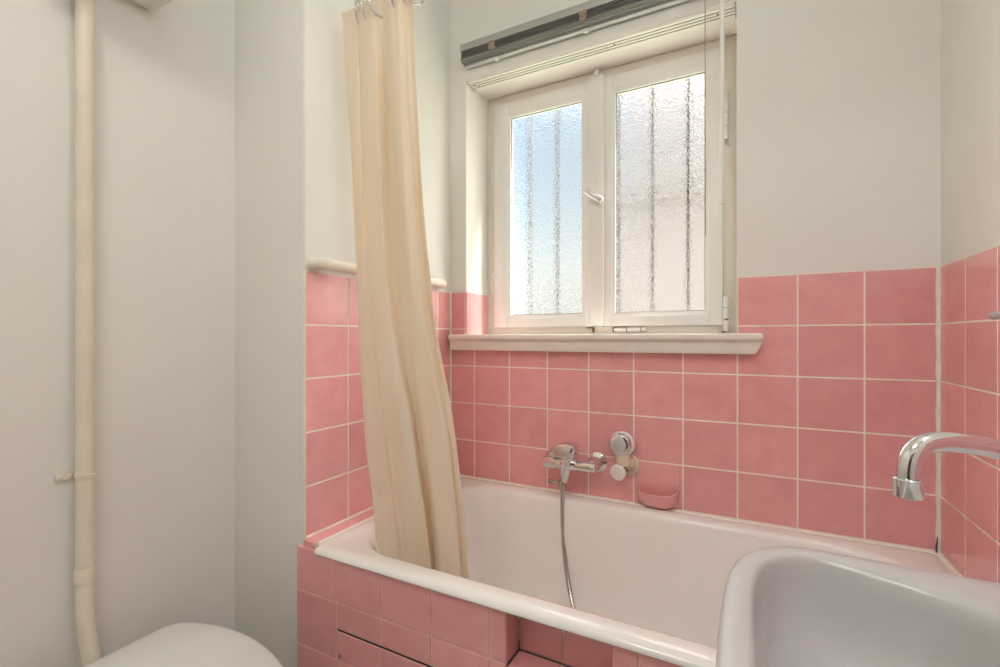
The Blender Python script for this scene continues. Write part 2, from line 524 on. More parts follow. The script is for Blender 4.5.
for z0, z1 in zip(PZ[2:], PZ[3:]): cells.append((-0.474, RX0, z1, z0))
low = [RX0, -0.328, RX1]
cells += grid(low, [RZ, PZ[2]] + PZ[3:])
RV = [RX1, -0.170, -0.018, 0.134, 0.286, XR - .002]
cells += grid(RV, PZ)
tiles('tile_cladding', cells, fP, panel)
tiles('recess_tile', [(RX0, -0.336, RZ, PT), (-0.336, RX1, RZ, PT)], lambda a, d, z: Vector((a, RY - d, z)), panel)
tiles('recess_tile', [(YP, RY - .002, RZ, PT)], lambda a, d, z: Vector((RX0 + d, a, z)), panel)
tiles('recess_tile', [(YP, RY - .002, RZ, PT)], lambda a, d, z: Vector((RX1 - d, a, z)), panel)
tiles('recess_tile', [(RX0 + .001, -0.336, YP, RY), (-0.336, RX1 - .001, YP, RY)], lambda a, d, z: Vector((a, z, RZ + d)), panel)
bm = bm_new()
add_tube(bm, [(RX0 + .003, RY - .002, RZ + .001), (RX1 - .003, RY - .002, RZ + .0005)], 0.0012, 6)
add_tube(bm, [(RX0 + .002, YP + .002, RZ + .001), (RX0 + .002, RY - .002, RZ + .0005)], 0.0012, 6)
add_tube(bm, [(RX0 + .002, RY - .002, RZ + .001), (RX0 + .002, RY - .002, RZ + .02)], 0.0010, 6)
part('dirty_joint', bm, MOULD, panel, 'dark dirt in the corners of the foot recess')

# removable tiled hatch
hatch = thing('access_hatch', ((HX0 + HX1) / 2, YP, -H), 'tiled access hatch set low in the bath front, with a dark gap along its top', 'access hatch')
bm = bm_new(); lay = bm.faces.layers.float.new('glaze')
tile_mesh(bm, lay, [(a0 + (.002 if i == 0 else 0), a1, z1, z0) for i, (a0, a1) in enumerate(zip(PV[1:], PV[2:])) for z0, z1 in zip([HZ - .0035] + PZ[2:], PZ[2:])], fP)
part('tile_face', bm, TILE, hatch, smooth=False)
bm = bm_new(); add_box(bm, HX0 + .003, HX1 - .003, YP + .003, YP + .012, -H + .003, HZ - .006)
part('hatch_board', bm, GROUTD, hatch, smooth=False)
bm = bm_new(); add_box(bm, HX0 + .002, HX1 - .002, YP + .0035, YP + .010, HZ - .0055, HZ + .0005)  # dark strip fills the slit in place of its shade
part('gap', bm, DARK, hatch, 'dark strip standing in for the shade in the slit above the hatch', smooth=False)
bm = bm_new(); add_lathe(bm, (HX0 + .012, YP + .001, -0.80), (0, -1, 0), [(0, .005), (.002, .005), (.003, .003)], 14)
part('screw', bm, RUST, hatch, 'dark rusty screw at the hatch edge')

# ------------------------------------------------------------------ bath tub
tub = thing('bathtub', (-0.3, 1.2, -H), 'white enamelled bathtub built in under the window behind pink tiles', 'bathtub')
bm = bm_new()
X0, X1, Y0, Y1 = XL + .047, XR - .004, 0.8475, D - .003
loops = []
def ol(i, z, r): loops.append(rrect(X0 + i, X1 - i, Y0 + i, Y1 - i, r, z, 14))
ol(.012, -0.5575, .012); ol(.003, -0.559, .016); ol(0, -0.556, .018); ol(0.0005, -0.5525, .018); ol(.004, -0.547, .018); ol(.010, -0.5432, .018); ol(.020, -0.5408, .02); ol(.03, -0.5405, .022)
def il(l, r_, f, b, R, z): loops.append(rrect(X0 + l, X1 - r_, Y0 + f, Y1 - b, R, z, 14))
il(.050, .070, .052, .050, .150, -0.5425)
il(.058, .078, .058, .056, .150, -0.5445)
il(.066, .084, .063, .062, .150, -0.551)
il(.072, .088, .067, .066, .150, -0.562)
il(.086, .092, .072, .071, .150, -0.600)
il(.116, .102, .082, .079, .150, -0.700)
il(.171, .115, .096, .091, .150, -0.830)
il(.201, .125, .108, .101, .145, -0.890)
il(.231, .140, .128, .120, .130, -0.922)
il(.290, .170, .170, .155, .110, -0.938)
il(.42, .30, .26, .25, .06, -0.944)
loft(bm, loops, False, True)
part('tub_shell', bm, ENAMEL, tub, angle=60)
bm = bm_new(); add_lathe(bm, (0.16, 1.21, -0.9435), (0, 0, 1), [(0, .034), (.003, .034), (.0045, .028), (.003, .02), (.0025, .004)], 32)
part('drain', bm, CHROMED, tub, 'metal drain on the bath floor')

bm = bm_new()
add_tube(bm, [(XL + .046, D - .003, -0.5490), (XR - .004, D - .003, -0.5490)], 0.0115, 16)
part('sealant_bead', bm, SILICONE, tub)
bm = bm_new()
add_tube(bm, [(XR - .003, D - .004, -0.5490), (XR - .003, YF + .01, -0.5490)], 0.0115, 16)
part('sealant_bead', bm, SILICONE, tub)
bm = bm_new(); add_tube(bm, [(XL + .047, YF + .004, -0.5440), (XL + .047, D - .01, -0.5440)], 0.0062, 12)
part('sealant_bead', bm, SILICONE, tub)

# ------------------------------------------------------------------ window sill
bm = bm_new()
prof = [(YW + .01, 0.013), (D - .040, 0.013), (D - .046, 0.009), (D - .046, -0.003), (D - .041, -0.009), (D - .033, -0.013), (D - .031, -0.040), (D - .027, -0.048), (WB + .0, -0.048)]
XA, XB = -1.028, 0.041
A = []; B = []
for y, z in prof:
    tap = 0.0 if z > -.01 else (0.018 * (-.01 - z) / .038)
    A.append(bm.verts.new((XA + tap * .3 if y < D else OL + .001, y, z)))
    B.append(bm.verts.new((XB - tap if y < D else OR - .001, y, z)))
# wall-side corners keep the board inside the opening
fs = []
n = len(prof)
for i in range(n - 1):
    fs.append(bm.faces.new((A[i], A[i + 1], B[i + 1], B[i])))
bm.faces.new(A); bm.faces.new(list(reversed(B)))
bm.faces.new((A[-1], A[0], B[0], B[-1]))
bmesh.ops.bevel(bm, geom=[e for e in bm.edges], offset=0.0015, segments=2, affect='EDGES')
add_box(bm, XA + .004, OL + .002, D - .0265, D - .0005, -0.0465, 0.0120)
add_box(bm, OR - .002, XB - .018, D - .0265, D - .0005, -0.0465, 0.0120)
struct('trim_1', bm, SILLP)

# ------------------------------------------------------------------ window
win = bpy.data.objects.new('window_1', None); C.objects.link(win)
win.location = ((OL + OR) / 2, YW, H); win['kind'] = 'structure'
FT, FB = LIN - .004, 0.012
bm = bm_new()
for a in ((OL + .003, OL + .060, FB, FT), (OR - .062, OR - .003, FB, FT), (OL + .06, OR - .062, FT - .045, FT), (OL + .06, OR - .062, FB, FB + .045)):
    add_box(bm, a[0], a[1], YW, YW + .06, a[2], a[3], .002)
part('frame', bm, FRAMEP, win)
ZB, ZT = 0.043, 0.972            # sashes
GB, GT = 0.093, 0.909            # glass
def sash(x0, x1, g0, g1):
    bm = bm_new()
    ys, ye = YW - .014, YW + .04
    W = .006
    for a in ((x0, g0 - .012, ZB, ZT), (g1 + .012, x1, ZB, ZT), (g0 - .012, g1 + .012, GT + .012, ZT), (g0 - .012, g1 + .012, ZB, GB - .012)):
        add_box(bm, a[0], a[1], ys, ye, a[2], a[3], .0025)
    s = part('sash', bm, SASHP, win)
    bm = bm_new()                 # sloping glazing bead
    o_ = [(g0 - .012, GB - .012), (g1 + .012, GB - .012), (g1 + .012, GT + .012), (g0 - .012, GT + .012)]
    i_ = [(g0, GB), (g1, GB), (g1, GT), (g0, GT)]
    loft(bm, [[Vector((x, ys + .003, z)) for x, z in o_], [Vector((x, ys + .006, z)) for x, z in i_], [Vector((x, ys + .02, z)) for x, z in i_]])
    part('glazing_bead', bm, SASHP, s, smooth=False)
    bm = bm_new()
    e = .0025
    add_box(bm, g0 - .004, g0 + e, ys + .016, ys + .019, GB - .004, GT + .004)
    add_box(bm, g1 - e, g1 + .004, ys + .016, ys + .019, GB - .004, GT + .004)
    add_box(bm, g0, g1, ys + .016, ys + .019, GT - e, GT + .004)
    add_box(bm, g0, g1, ys + .016, ys + .019, GB - .004, GB + e)
    part('glass_seal', bm, SLATM, s, 'thin dark line around the glass', smooth=False)
    bm = bm_new(); add_box(bm, g0 - .006, g1 + .006, ys + .020, ys + .024, GB - .006, GT + .006)
    gp = part('glass_pane', bm, GLASS, s, 'wavy obscure glass', smooth=False)
    gp.data.materials.append(GLASSP)          # relief on the room side, flat on the other
    for f in gp.data.polygons:
        f.material_index = 0 if f.normal.y < -.5 else 1
    return s
sl = sash(-0.938, -0.512, -0.864, -0.559)
sr = sash(-0.478, -0.071, -0.430, -0.1255)
# covering batten on the meeting stiles
bm = bm_new()
add_box(bm, -0.524, -0.4705, YW - .026, YW - .0135, ZB + .002, ZT + .010, .003)
add_box(bm, -0.5135, -0.484, YW - .012, YW + .02, ZB, ZT)
part('meeting_batten', bm, SASHP, sl)
bm = bm_new(); add_box(bm, -0.506, -0.486, YW - .030, YW - .004, ZT + .006, ZT + .028, .003)
part('top_catch', bm, SASHP, sl)
# handle
hx, hz = -0.497, 0.520
bm = bm_new()
add_cyl(bm, (hx + .004, YW - .026, hz), (hx + .004, YW - .036, hz), .013, seg=24, bev=.002)
add_cyl(bm, (hx + .004, YW - .036, hz), (hx + .004, YW - .060, hz), .006, seg=20)
hb = part('handle_rose', bm, ALUL, sl)
bm = bm_new()
add_cyl(bm, (hx - .027, YW - .066, hz + .022), (hx + .031, YW - .058, hz - .020), .0120, seg=24, bev=.002)
part('handle', bm, ALUL, sl, 'grey metal window handle turned aslant')
# hinges
def hinge(x, z0, z1, s, r=.008):
    bm = bm_new()
    n = 3
    for k in range(n):
        a = z0 + (z1 - z0) * k / n; b = z0 + (z1 - z0) * (k + 1) / n - .002
        add_cyl(bm, (x, YW - .012, a), (x, YW - .012, b), r, seg=16, bev=.0015)
    add_cyl(bm, (x, YW - .012, z1), (x, YW - .012, z1 + .006), r * .7, r * .4, seg=16)
    add_box(bm, x - .006, x + .012, YW - .006, YW - .0005, z0 + .006, z1 - .006)
    part('hinge', bm, SASHP, s)
hinge(-0.061, 0.66, 0.795, sr); hinge(-0.061, 0.022, 0.140, sr, .010)
hinge(-0.946, 0.19, 0.262, sl, .006); hinge(-0.946, 0.64, 0.715, sl, .006)
bm = bm_new()
add_box(bm, -0.0575, -0.0515, YW - .006, YW - .0005, 0.64, 0.82, .001)
part('latch_plate', bm, ALUL, sr, 'grey metal strip beside the upper hinge')
# sliding bolt and keep at the foot of the sashes
bm = bm_new()
add_cyl(bm, (-0.435, YW - .010, 0.030), (-0.318, YW - .010, 0.030), .007, seg=16, bev=.0015)
add_box(bm, -0.425, -0.325, YW - .006, YW - .0005, 0.019, 0.040, .001)
bl = part('bolt', bm, SASHP, win)
bm = bm_new()
for x in (-0.437, -0.388, -0.338):
    add_box(bm, x - .0012, x + .0012, YW - .0185, YW - .004, 0.0215, 0.0385)
add_box(bm, -0.432, -0.392, YW - .0125, YW - .0055, 0.0385, 0.0405)
add_box(bm, -0.545, -0.512, YW - .006, YW - .0015, 0.036, 0.040)
add_box(bm, -0.518, -0.511, YW - .008, YW - .0015, 0.020, 0.040)
add_box(bm, -0.064, -0.054, YW - .023, YW - .006, 0.060, 0.0635)
add_box(bm, -0.075, -0.062, YW - .012, YW - .0015, 0.018, 0.022)
part('rust_and_gap_shade', bm, RUST, bl, 'rust-brown strips for the rust and the shaded gaps in the old ironmongery')  # brown strips draw both rust and the shade in the gaps

# ------------------------------------------------------------------ curtain track under the lintel
track = thing('curtain_track', (-0.5, D + .04, LIN), 'white double curtain track with dark grooves screwed under the window lintel', 'curtain track')
bm = bm_new()
ta, tb = OL + .006, OR - .008
zt = LIN - .003
edges = [D + .008, D + .024, D + .040, D + .055, D + .075]
for i, (a, b) in enumerate(zip(edges, edges[1:])):
    add_box(bm, ta, tb, a + .0028, b - .0028, zt - .008, zt)
part('track_rail', bm, WHITEP, track, smooth=False)
bm = bm_new(); add_box(bm, ta + .001, tb - .001, edges[0] + .004, edges[-1] - .004, zt - .0060, zt - .001)  # dark base puts the grooves' shade into the colour
part('groove_shade', bm, DARK, track, 'dark inlay standing in for the shade in the track grooves', smooth=False)
for x, y in ((ta + .018, edges[1] + .009), (ta + .03, edges[2] + .006), (-0.40, edges[1] + .009), (-0.08, edges[1] + .009)):
    bm = bm_new()
    add_lathe(bm, (x, y, zt - .0075), (0, 0, -1), [(0, .003), (.0012, .003)], 10)
    part('screw', bm, DARK, track)
bm = bm_new()
add_prism(bm, [(ta - .003, edges[0]), (ta + .001, edges[0]), (ta + .003, edges[-1]), (ta - .001, edges[-1])], 'z', zt - .009, zt)
part('end_cap', bm, ALU, track, smooth=False)
bm = bm_new()
add_box(bm, tb, tb + .004, edges[0], edges[-1], zt - .010, zt)
part('end_cap', bm, ALU, track, smooth=False)

# ------------------------------------------------------------------ venetian blind
BX0, BX1 = -0.968, -0.022
blind = thing('venetian_blind', (-0.5, D - .03, 1.09), 'raised dark grey venetian blind mounted on the wall above the window', 'blind')
bm = bm_new()
add_prism(bm, [(WB, 1.091), (D - .046, 1.091), (D - .052, 1.091), (D - .053, 1.094), (D - .053, 1.117), (D - .049, 1.120), (WB, 1.120)], 'x', BX0, BX1)
part('headrail', bm, ALU, blind, angle=20)
bm = bm_new()
random.seed(3)
for k in range(6):
    z = 1.066 + k * .0040
    a = BX0 + .002 + random.uniform(-.002, .002)
    lo = D - .050 + random.uniform(-.0015, .0015)
    pr = [(lo + .044 * t, z + .0022 * math.sin(PI * t)) for t in [q / 6 for q in range(7)]]
    pr += [(y, zz_ + .0018) for y, zz_ in reversed(pr)]
    add_prism(bm, pr, 'x', a, BX1 - .002)
part('slats', bm, SLATM, blind, 'stack of dark slats', smooth=False)
bm = bm_new()
add_prism(bm, [(D - .004, 1.052), (D - .016, 1.051), (D - .030, 1.0505), (D - .0305, 1.0525), (D - .044, 1.0515), (D - .0445, 1.054), (D - .050, 1.054), (D - .0525, 1.057), (D - .0525, 1.0625), (D - .049, 1.065), (D - .004, 1.065)], 'x', BX0 + .001, BX1 - .001)
brl = part('bottom_rail', bm, SLATM, blind, 'dark grey bottom rail', angle=20)
bm = bm_new()
add_prism(bm, [(D - .005, 1.0525), (D - .005, 1.0470), (D - .009, 1.0445), (D - .0225, 1.0455), (D - .0240, 1.0475), (D - .0235, 1.0525)], 'x', BX0 + .002, BX1 - .002)
part('rail_edge', bm, ALUL, brl, 'pale metal strip along the rail', angle=20)
for x in (-0.826, -0.483, -0.140):
    bm = bm_new()
    random.seed(int(-x * 1000))
    for k in range(7):
        pts = []
        for q in range(7):
            pts.append((x + random.uniform(-.014, .014), D - .054 - random.uniform(0, .006), 1.058 + .030 * q / 6 + random.uniform(-.003, .003)))
        add_tube(bm, catmull(pts, 4), .0022, 6)
    tp = part('ladder_cord', bm, TAPE, blind, 'bunched brownish ladder cord')
    bm = bm_new(); add_box(bm, x - .008, x + .008, D - .026, D - .014, 1.036, 1.0462, .002)
    part('cord_clip', bm, WHITEP, tp)
bm = bm_new()
add_cyl(bm, (-0.0635, D - .060, 1.105), (-0.0635, D - .060, 0.389), .0062, seg=14, bev=.001)
wd = part('tilt_wand', bm, WHITEP, blind, 'milky white plastic tilt wand')
bm = bm_new(); add_tube(bm, [(-0.0635, D - .045, 1.108), (-0.0635, D - .058, 1.112), (-0.0635, D - .061, 1.102)], .002, 8)
part('hook', bm, ALUL, wd)
bm = bm_new()
add_tube(bm, [(-0.109, D - .057, 1.10), (-0.109, D - .057, 0.7), (-0.108, D - .057, 0.30)], .0013, 8)
part('pull_cord', bm, TAPE, blind, 'thin brown pull cord')

# ------------------------------------------------------------------ towel rail on the left wall
rail = thing('towel_rail', (XL, 1.18, 0.197), 'cream towel rail fixed along the left wall above the tiles, behind the curtain', 'towel rail')
bm = bm_new()
xr_ = XL + .040
pts = [(XL + .002, .893, .199), (XL + .018, .889, .199), (XL + .033, .898, .199), (xr_, .925, .199), (xr_, 1.2, .200), (xr_, 1.40, .202), (xr_ - .004, 1.452, .203), (xr_ - .014, 1.470, .203), (XL + .002, 1.474, .203)]
P = catmull(pts, 8)
add_tube(bm, P, .0165, 20)
part('bar', bm, CREAMRAIL, rail, angle=60)
for y, z in ((.893, .199), (1.474, .203)):
    bm = bm_new(); add_lathe(bm, (XL - .001, y, z), (1, 0, 0), [(0, .0225), (.003, .0225), (.006, .019)], 28)
    part('flange', bm, CREAMRAIL, rail)

# ------------------------------------------------------------------ shower rod, rings, curtain
ZROD = 0.893; YROD = 0.956
rod = thing('shower_rod', (XL, YROD, ZROD), 'white shower curtain rod running over the front of the bath', 'shower rod')
bm = bm_new(); add_cyl(bm, (-0.930, YROD, ZROD), (XR - .001, YROD, ZROD), .0075, seg=20, bev=.002)
part('rod_tube', bm, WHITEP, rod)
for x, s in ((XR + .001, -1),):
    bm = bm_new(); add_lathe(bm, (x, YROD, ZROD), (s, 0, 0), [(0, .024), (.004, .024), (.010, .013), (.018, .012)], 28)
    part('flange', bm, WHITEP, rod)
bm = bm_new(); add_cyl(bm, (-0.70, YROD, ZROD), (-0.70, YROD, CEIL - .004), .006, seg=16)
add_lathe(bm, (-0.70, YROD, CEIL), (0, 0, -1), [(0, .025), (.005, .025), (.010, .012)], 24)
part('ceiling_hanger', bm, WHITEP, rod)

LV = [0.889, .55, .1, -.25, -.55, -.80]
CP = [
  [(-0.981, 0.937), (-0.928, 0.935), (-0.923, 0.938), (-0.871, 0.935), (-0.855, 0.937), (-0.842, 0.949), (-0.804, 0.932), (-0.782, 0.929), (-0.768, 0.931), (-0.762, 0.939), (-0.738, 0.937)],
  [(-0.964, 0.95), (-0.924, 0.946), (-0.923, 0.952), (-0.868, 0.947), (-0.86, 0.95), (-0.855, 0.975), (-0.791, 0.94), (-0.769, 0.933), (-0.754, 0.938), (-0.752, 0.955), (-0.732, 0.95)],
  [(-0.947, 0.962), (-0.907, 0.959), (-0.902, 0.964), (-0.851, 0.959), (-0.837, 0.962), (-0.827, 0.986), (-0.769, 0.952), (-0.738, 0.946), (-0.72, 0.951), (-0.714, 0.967), (-0.695, 0.962)],
  [(-0.938, 0.98), (-0.87, 0.972), (-0.867, 0.985), (-0.805, 0.976), (-0.775, 0.98), (-0.779, 1.007), (-0.728, 0.969), (-0.686, 0.962), (-0.656, 0.967), (-0.66, 0.985), (-0.641, 0.98)],
  [(-0.912, 0.995), (-0.834, 0.987), (-0.825, 1.001), (-0.757, 0.991), (-0.731, 0.995), (-0.74, 1.025), (-0.688, 0.983), (-0.656, 0.975), (-0.633, 0.981), (-0.635, 1.001), (-0.613, 0.995)],
  [(-0.902, 1.0), (-0.818, 0.992), (-0.812, 1.006), (-0.745, 0.996), (-0.722, 1.0), (-0.731, 1.03), (-0.679, 0.988), (-0.647, 0.98), (-0.624, 0.986), (-0.628, 1.006), (-0.604, 1.0)],
]
bm = bm_new()
cols = []
for k in range(11):
    cols.append(catmull([(CP[l][k][0], CP[l][k][1], LV[l]) for l in range(6)], 14))
rows = []
for r in range(len(cols[0])):
    rows.append(cardinal([cols[k][r] for k in range(11)], 10, .6))
vr = []
nr = len(rows)
for i, R in enumerate(rows):
    t = i / (nr - 1)
    line = []
    for j, p in enumerate(R):
        s = j / (len(R) - 1)
        w = 0.0010 * math.sin(s * 41 + t * 7) + 0.0012 * math.sin(s * 23 - t * 15) + 0.0008 * math.sin(t * 37 + s * 13)
        line.append(bm.verts.new((p.x + w * .3, p.y + w, p.z)))
    vr.append(line)
for a, b in zip(vr, vr[1:]):
    for j in range(len(a) - 1):
        bm.faces.new((a[j], a[j + 1], b[j + 1], b[j]))
curt = obj('shower_curtain', bm, CLOTH, angle=180)
tag(curt, 'cream fabric shower curtain gathered at the head of the bath and tucked inside it', 'shower curtain')
mod = curt.modifiers.new('thickness', 'SOLIDIFY'); mod.thickness = 0.0012

RX = [-0.923, -0.894, -0.852, -0.798, -0.766, -0.741]
RN = ['chrome curtain ring nearest the left end of the gathered curtain top', 'second chrome curtain ring from the left end of the gathered curtain',
      'third chrome curtain ring from the left, beside the deep fold of the curtain', 'fourth chrome curtain ring from the left, half hidden in the curtain fold',
      'fifth chrome curtain ring from the left, on the front pleat of the curtain', 'chrome curtain ring at the right end of the gathered curtain']
bm = bm_new()
add_torus(bm, (0, 0, 0), (1, 0, 0), .030, .0033)
ring0 = None
for i, x in enumerate(RX):
    if ring0 is None:
        o = obj('curtain_ring', bm, CHROME); ring0 = o
    else:
        o = ring0.copy(); C.objects.link(o)
    o.location = (x, YROD - .0135, H + ZROD - .0215)
    o.rotation_euler = (0.0, 0, [0.45, 0.25, -0.3, 0.3, 0.5, -0.3][i])
    tag(o, RN[i], 'curtain ring', 'chrome curtain rings')

# ------------------------------------------------------------------ bath mixer
mix = thing('bath_mixer', (-0.525, D, -0.42), 'chrome single lever bath mixer with a hose connection on the pink tiles', 'mixer tap')
YB = D - .068; ZM = -0.421
bm = bm_new()
add_lathe(bm, (-0.503, YB, ZM - .003), (1, 0, 0), [(0, .0155), (.004, .0165), (.066, .0165), (.069, .014)], 32)
add_lathe(bm, (-0.548, YB - .004, ZM - .001), (-1, 0, 0), [(0, .0205), (.062, .0205), (.066, .0185), (.0675, .014)], 32)
add_lathe(bm, (-0.553, YB, ZM), (1, 0, 0), [(0, .0195), (.008, .024), (.030, .024), (.052, .018)], 32)
add_lathe(bm, (-0.530, YB - .002, ZM - .012), (0, 0, 1), [(0, .020), (.012, .024), (.040, .0245), (.050, .022)], 32)
add_lathe(bm, (-0.537, YB - .002, ZM - .010), (-.12, 0, -1), [(0, .020), (.025, .017), (.045, .0115), (.055, .010)], 28)
part('body', bm, CHROME, mix)
bm = bm_new()
add_prism(bm, [(-0.590, ZM + .032), (-0.585, ZM + .050), (-0.560, ZM + .064), (-0.535, ZM + .0705), (-0.508, ZM + .069), (-0.498, ZM + .060), (-0.500, ZM + .030), (-0.535, ZM + .022), (-0.575, ZM + .024)], 'y', YB - .034, YB + .022, bevel=.006)
part('lever', bm, CHROME, mix, 'chrome lever cap on top', angle=50)
for x in (-0.449, -0.601):
    bm = bm_new()
    add_lathe(bm, (x, D + .001, ZM), (0, -1, 0), [(0, .0325), (.005, .0340), (.008, .0335), (.018, .0200), (.022, .0180), (.050, .0172), (.064, .0165)], 40)
    part('wall_rose', bm, CHROME, mix)
bm = bm_new()
add_lathe(bm, (-0.549, YB - .002, ZM - .058), (0, 0, -1), [(0, .0105), (.004, .0125), (.026, .0125), (.028, .0095), (.040, .0095)], 24)
out_ = part('hose_outlet', bm, CHROMED, mix)
bm = bm_new()
add_cyl(bm, (-0.556, YB - .004, ZM - .068), (-0.588, YB - .006, ZM - .068), .0055, seg=18)
add_cyl(bm, (-0.584, YB - .006, ZM - .068), (-0.594, YB - .006, ZM - .068), .0085, seg=20, bev=.002)
part('diverter_knob', bm, CHROMED, out_)

hose = bm_new()
hp = [(-0.549, YB - .002, ZM - .094), (-0.5485, YB - .004, -0.60), (-0.540, YB - .012, -0.70), (-0.510, YB - .05, -0.80), (-0.455, YB - .12, -0.885), (-0.38, YB - .20, -0.922), (-0.28, YB - .24, -0.9335), (-0.17, YB - .25, -0.934)]
add_tube(hose, catmull(hp, 40), [0.0068 + (0.0006 if k % 2 else 0) for k in range(40 * (len(hp) - 1) + 1)], 12)
hs_ = obj('shower_hose', hose, CHROMED, angle=180)
tag(hs_, 'grey metal shower hose hanging from the mixer into the bath', 'shower hose')

# ------------------------------------------------------------------ wall bracket beside the mixer
br = thing('hand_shower_bracket', (-0.335, D, -0.40), 'cream wall bracket with a front knob and round chrome cap, between mixer and soap dish', 'bracket')
bm = bm_new(); add_lathe(bm, (-0.343, D + .001, -0.417), (0, -1, 0), [(0, .034), (.006, .034), (.010, .031), (.012, .022)], 36)
part('wall_disc', bm, CREAMP, br)
bm = bm_new()
add_tube(bm, [(-0.343, D - .008, -0.414), (-0.350, D - .022, -0.408), (-0.355, D - .032, -0.404)], [.023, .024, .023], 24)
add_tube(bm, catmull([(-0.356, D - .030, -0.415), (-0.357, D - .028, -0.390), (-0.360, D - .018, -0.360)], 6), .024, 20)
part('arm', bm, CREAMP, br)
bm = bm_new()
add_lathe(bm, (-0.356, D - .026, -0.424), (-.25, -1, -.22), [(0, .0185), (.022, .0175), (.028, .0175)], 28)
part('shadow_neck', bm, CHROMED, br, 'dark metal collar standing in for the shadow behind the knob')  # dark material plays the shadow between knob and arm
bm = bm_new()
add_lathe(bm, (-0.3635, D - .052, -0.4305), (-.22, -1, -.2), [(0, .022), (.002, .0255), (.012, .0255), (.0145, .0235), (.0155, .019)], 32)
part('knob', bm, WHITEP, br, 'off-white round knob')
bm = bm_new()
add_lathe(bm, (-0.360, D - .010, -0.347), (0, -1, 0.05), [(0, .028), (.010, .0405), (.020, .0415), (.026, .039), (.027, .034)], 40)
part('cap_ring', bm, WHITEP, br, 'white ring around the chrome cap')
bm = bm_new()
add_lathe(bm, (-0.3625, D - .034, -0.346), (-.03, -1, 0.04), [(0, .037), (.012, .0365), (.017, .034), (.019, .030), (.0197, .020), (.0199, .010), (.02, .001)], 40)
part('chrome_cap', bm, CHROME, br)

# ------------------------------------------------------------------ soap dish
dish = thing('soap_dish', (-0.25, D, -0.53), 'pink ceramic soap dish set among the wall tiles right of the mixer', 'soap dish')
bm = bm_new()
cx, hw = -0.2515, 0.0655
add_box(bm, cx - hw, cx + hw, D - .0045, D + .001, -0.537, -0.402, .0025)
# bowl: half loops against the tile
def half(w, d, z, n=24, k=2.6):
    L = []
    for q in range(n + 1):
        a = PI * q / n
        ca, sa = math.cos(a), math.sin(a)
        L.append(Vector((cx - w * math.copysign(abs(ca) ** (2 / k), ca), D - .003 - d * abs(sa) ** (2 / k), z(ca) if callable(z) else z)))
    return L
rim = lambda e: (lambda ca: -0.492 + 0.014 * abs(ca) ** 3 + e)
loops = [half(.022, .014, -0.540), half(.040, .028, -0.5365), half(.054, .038, -0.527), half(.061, .045, -0.512), half(.0645, .0485, rim(-.004)), half(.0645, .0490, rim(0)),
         half(.0630, .0475, rim(.0015)), half(.0605, .0445, rim(0)), half(.056, .040, -0.506), half(.048, .033, -0.520), half(.034, .022, -0.527), half(.006, .006, -0.528)]
loft(bm, loops, False, False, cyclic=False)
part('bowl', bm, PINKP, dish, angle=55)
bm = bm_new()
add_tube(bm, [(cx + .010, D - .010, -0.536), (cx + .012, D - .013, -0.5405)], .007, 12)
add_tube(bm, [(cx - .016, D - .004, -0.5385), (cx + .004, D - .009, -0.5395), (cx + .026, D - .006, -0.540)], [.001, .003, .0015], 8)
part('drain_stub', bm, RUST, dish, 'rusty stub under the dish')

# ------------------------------------------------------------------ towel bar on the right wall
PALEM = simple('pale_metal', (0.70, 0.74, 0.77), 0.25, metal=0.4)
tbar = thing('towel_bar', (XR, 1.0, 0.041), 'pale metal towel bar on the right wall tiles at the picture edge', 'towel bar')
bm = bm_new()
add_tube(bm, [(XR - .028, 1.200, .041), (XR - .028, 1.195, .041), (XR - .028, .90, .041), (XR - .028, .62, .041)], [.005, .0075, .0075, .0075], 18)
part('bar', bm, PALEM, tbar)
for y in (1.10, 0.70):
    bm = bm_new(); add_lathe(bm, (XR + .001, y, .041), (-1, 0, 0), [(0, .016), (.004, .016), (.007, .007), (.024, .006)], 24)
    part('bracket', bm, PALEM, tbar)

# ------------------------------------------------------------------ washbasin
ZBN = -0.2865
bas = thing('washbasin', (0.25, 0.52, ZBN - .18), 'white ceramic washbasin on the right wall in the near corner', 'washbasin')
YC = 0.520
def sym(pts):
    """close a half outline (from front middle to wall middle, far side) by mirroring in Y about YC"""
    far = [(x, y) for x, y in pts]
    near = [(x, 2 * YC - y) for x, y in reversed(pts[1:-1])]
    return far + near
def ring(pts, z, per=7):
    return [Vector((p.x, p.y, z)) for p in catmull([(x, y, 0) for x, y in sym(pts)], per, True)]
outer = [(-.0255, YC), (-.0240, .600), (-.0185, .660), (-.0030, .712), (.0260, .7495), (.0700, .7665), (.1400, .7680), (.2200, .7685), (.3300, .7690), (.3900, .7690), (.4140, .7640), (.4285, .7450), (.4290, .690), (.4290, YC)]
inner = [(.0060, YC), (.0063, .590), (.0090, .640), (.0170, .680), (.0380, .716), (.0700, .734), (.1050, .731), (.1500, .7150), (.1930, .6970), (.2320, .6690), (.2700, .6330), (.2980, .590), (.3120, .555), (.3150, YC)]
def blend(A, B, t): return [(a[0] + (b[0] - a[0]) * t, a[1] + (b[1] - a[1]) * t) for a, b in zip(A, B)]
def toward(A, cx_, cy_, f): return [(cx_ + (x - cx_) * f, cy_ + (y - cy_) * f) for x, y in A]
def sh(A, f, dx=0.06):       # shrink the underside towards the wall
    return [(.4290 + (x - .4290) * f, YC + (y - YC) * (1 - (1 - f) * .9)) for x, y in A]
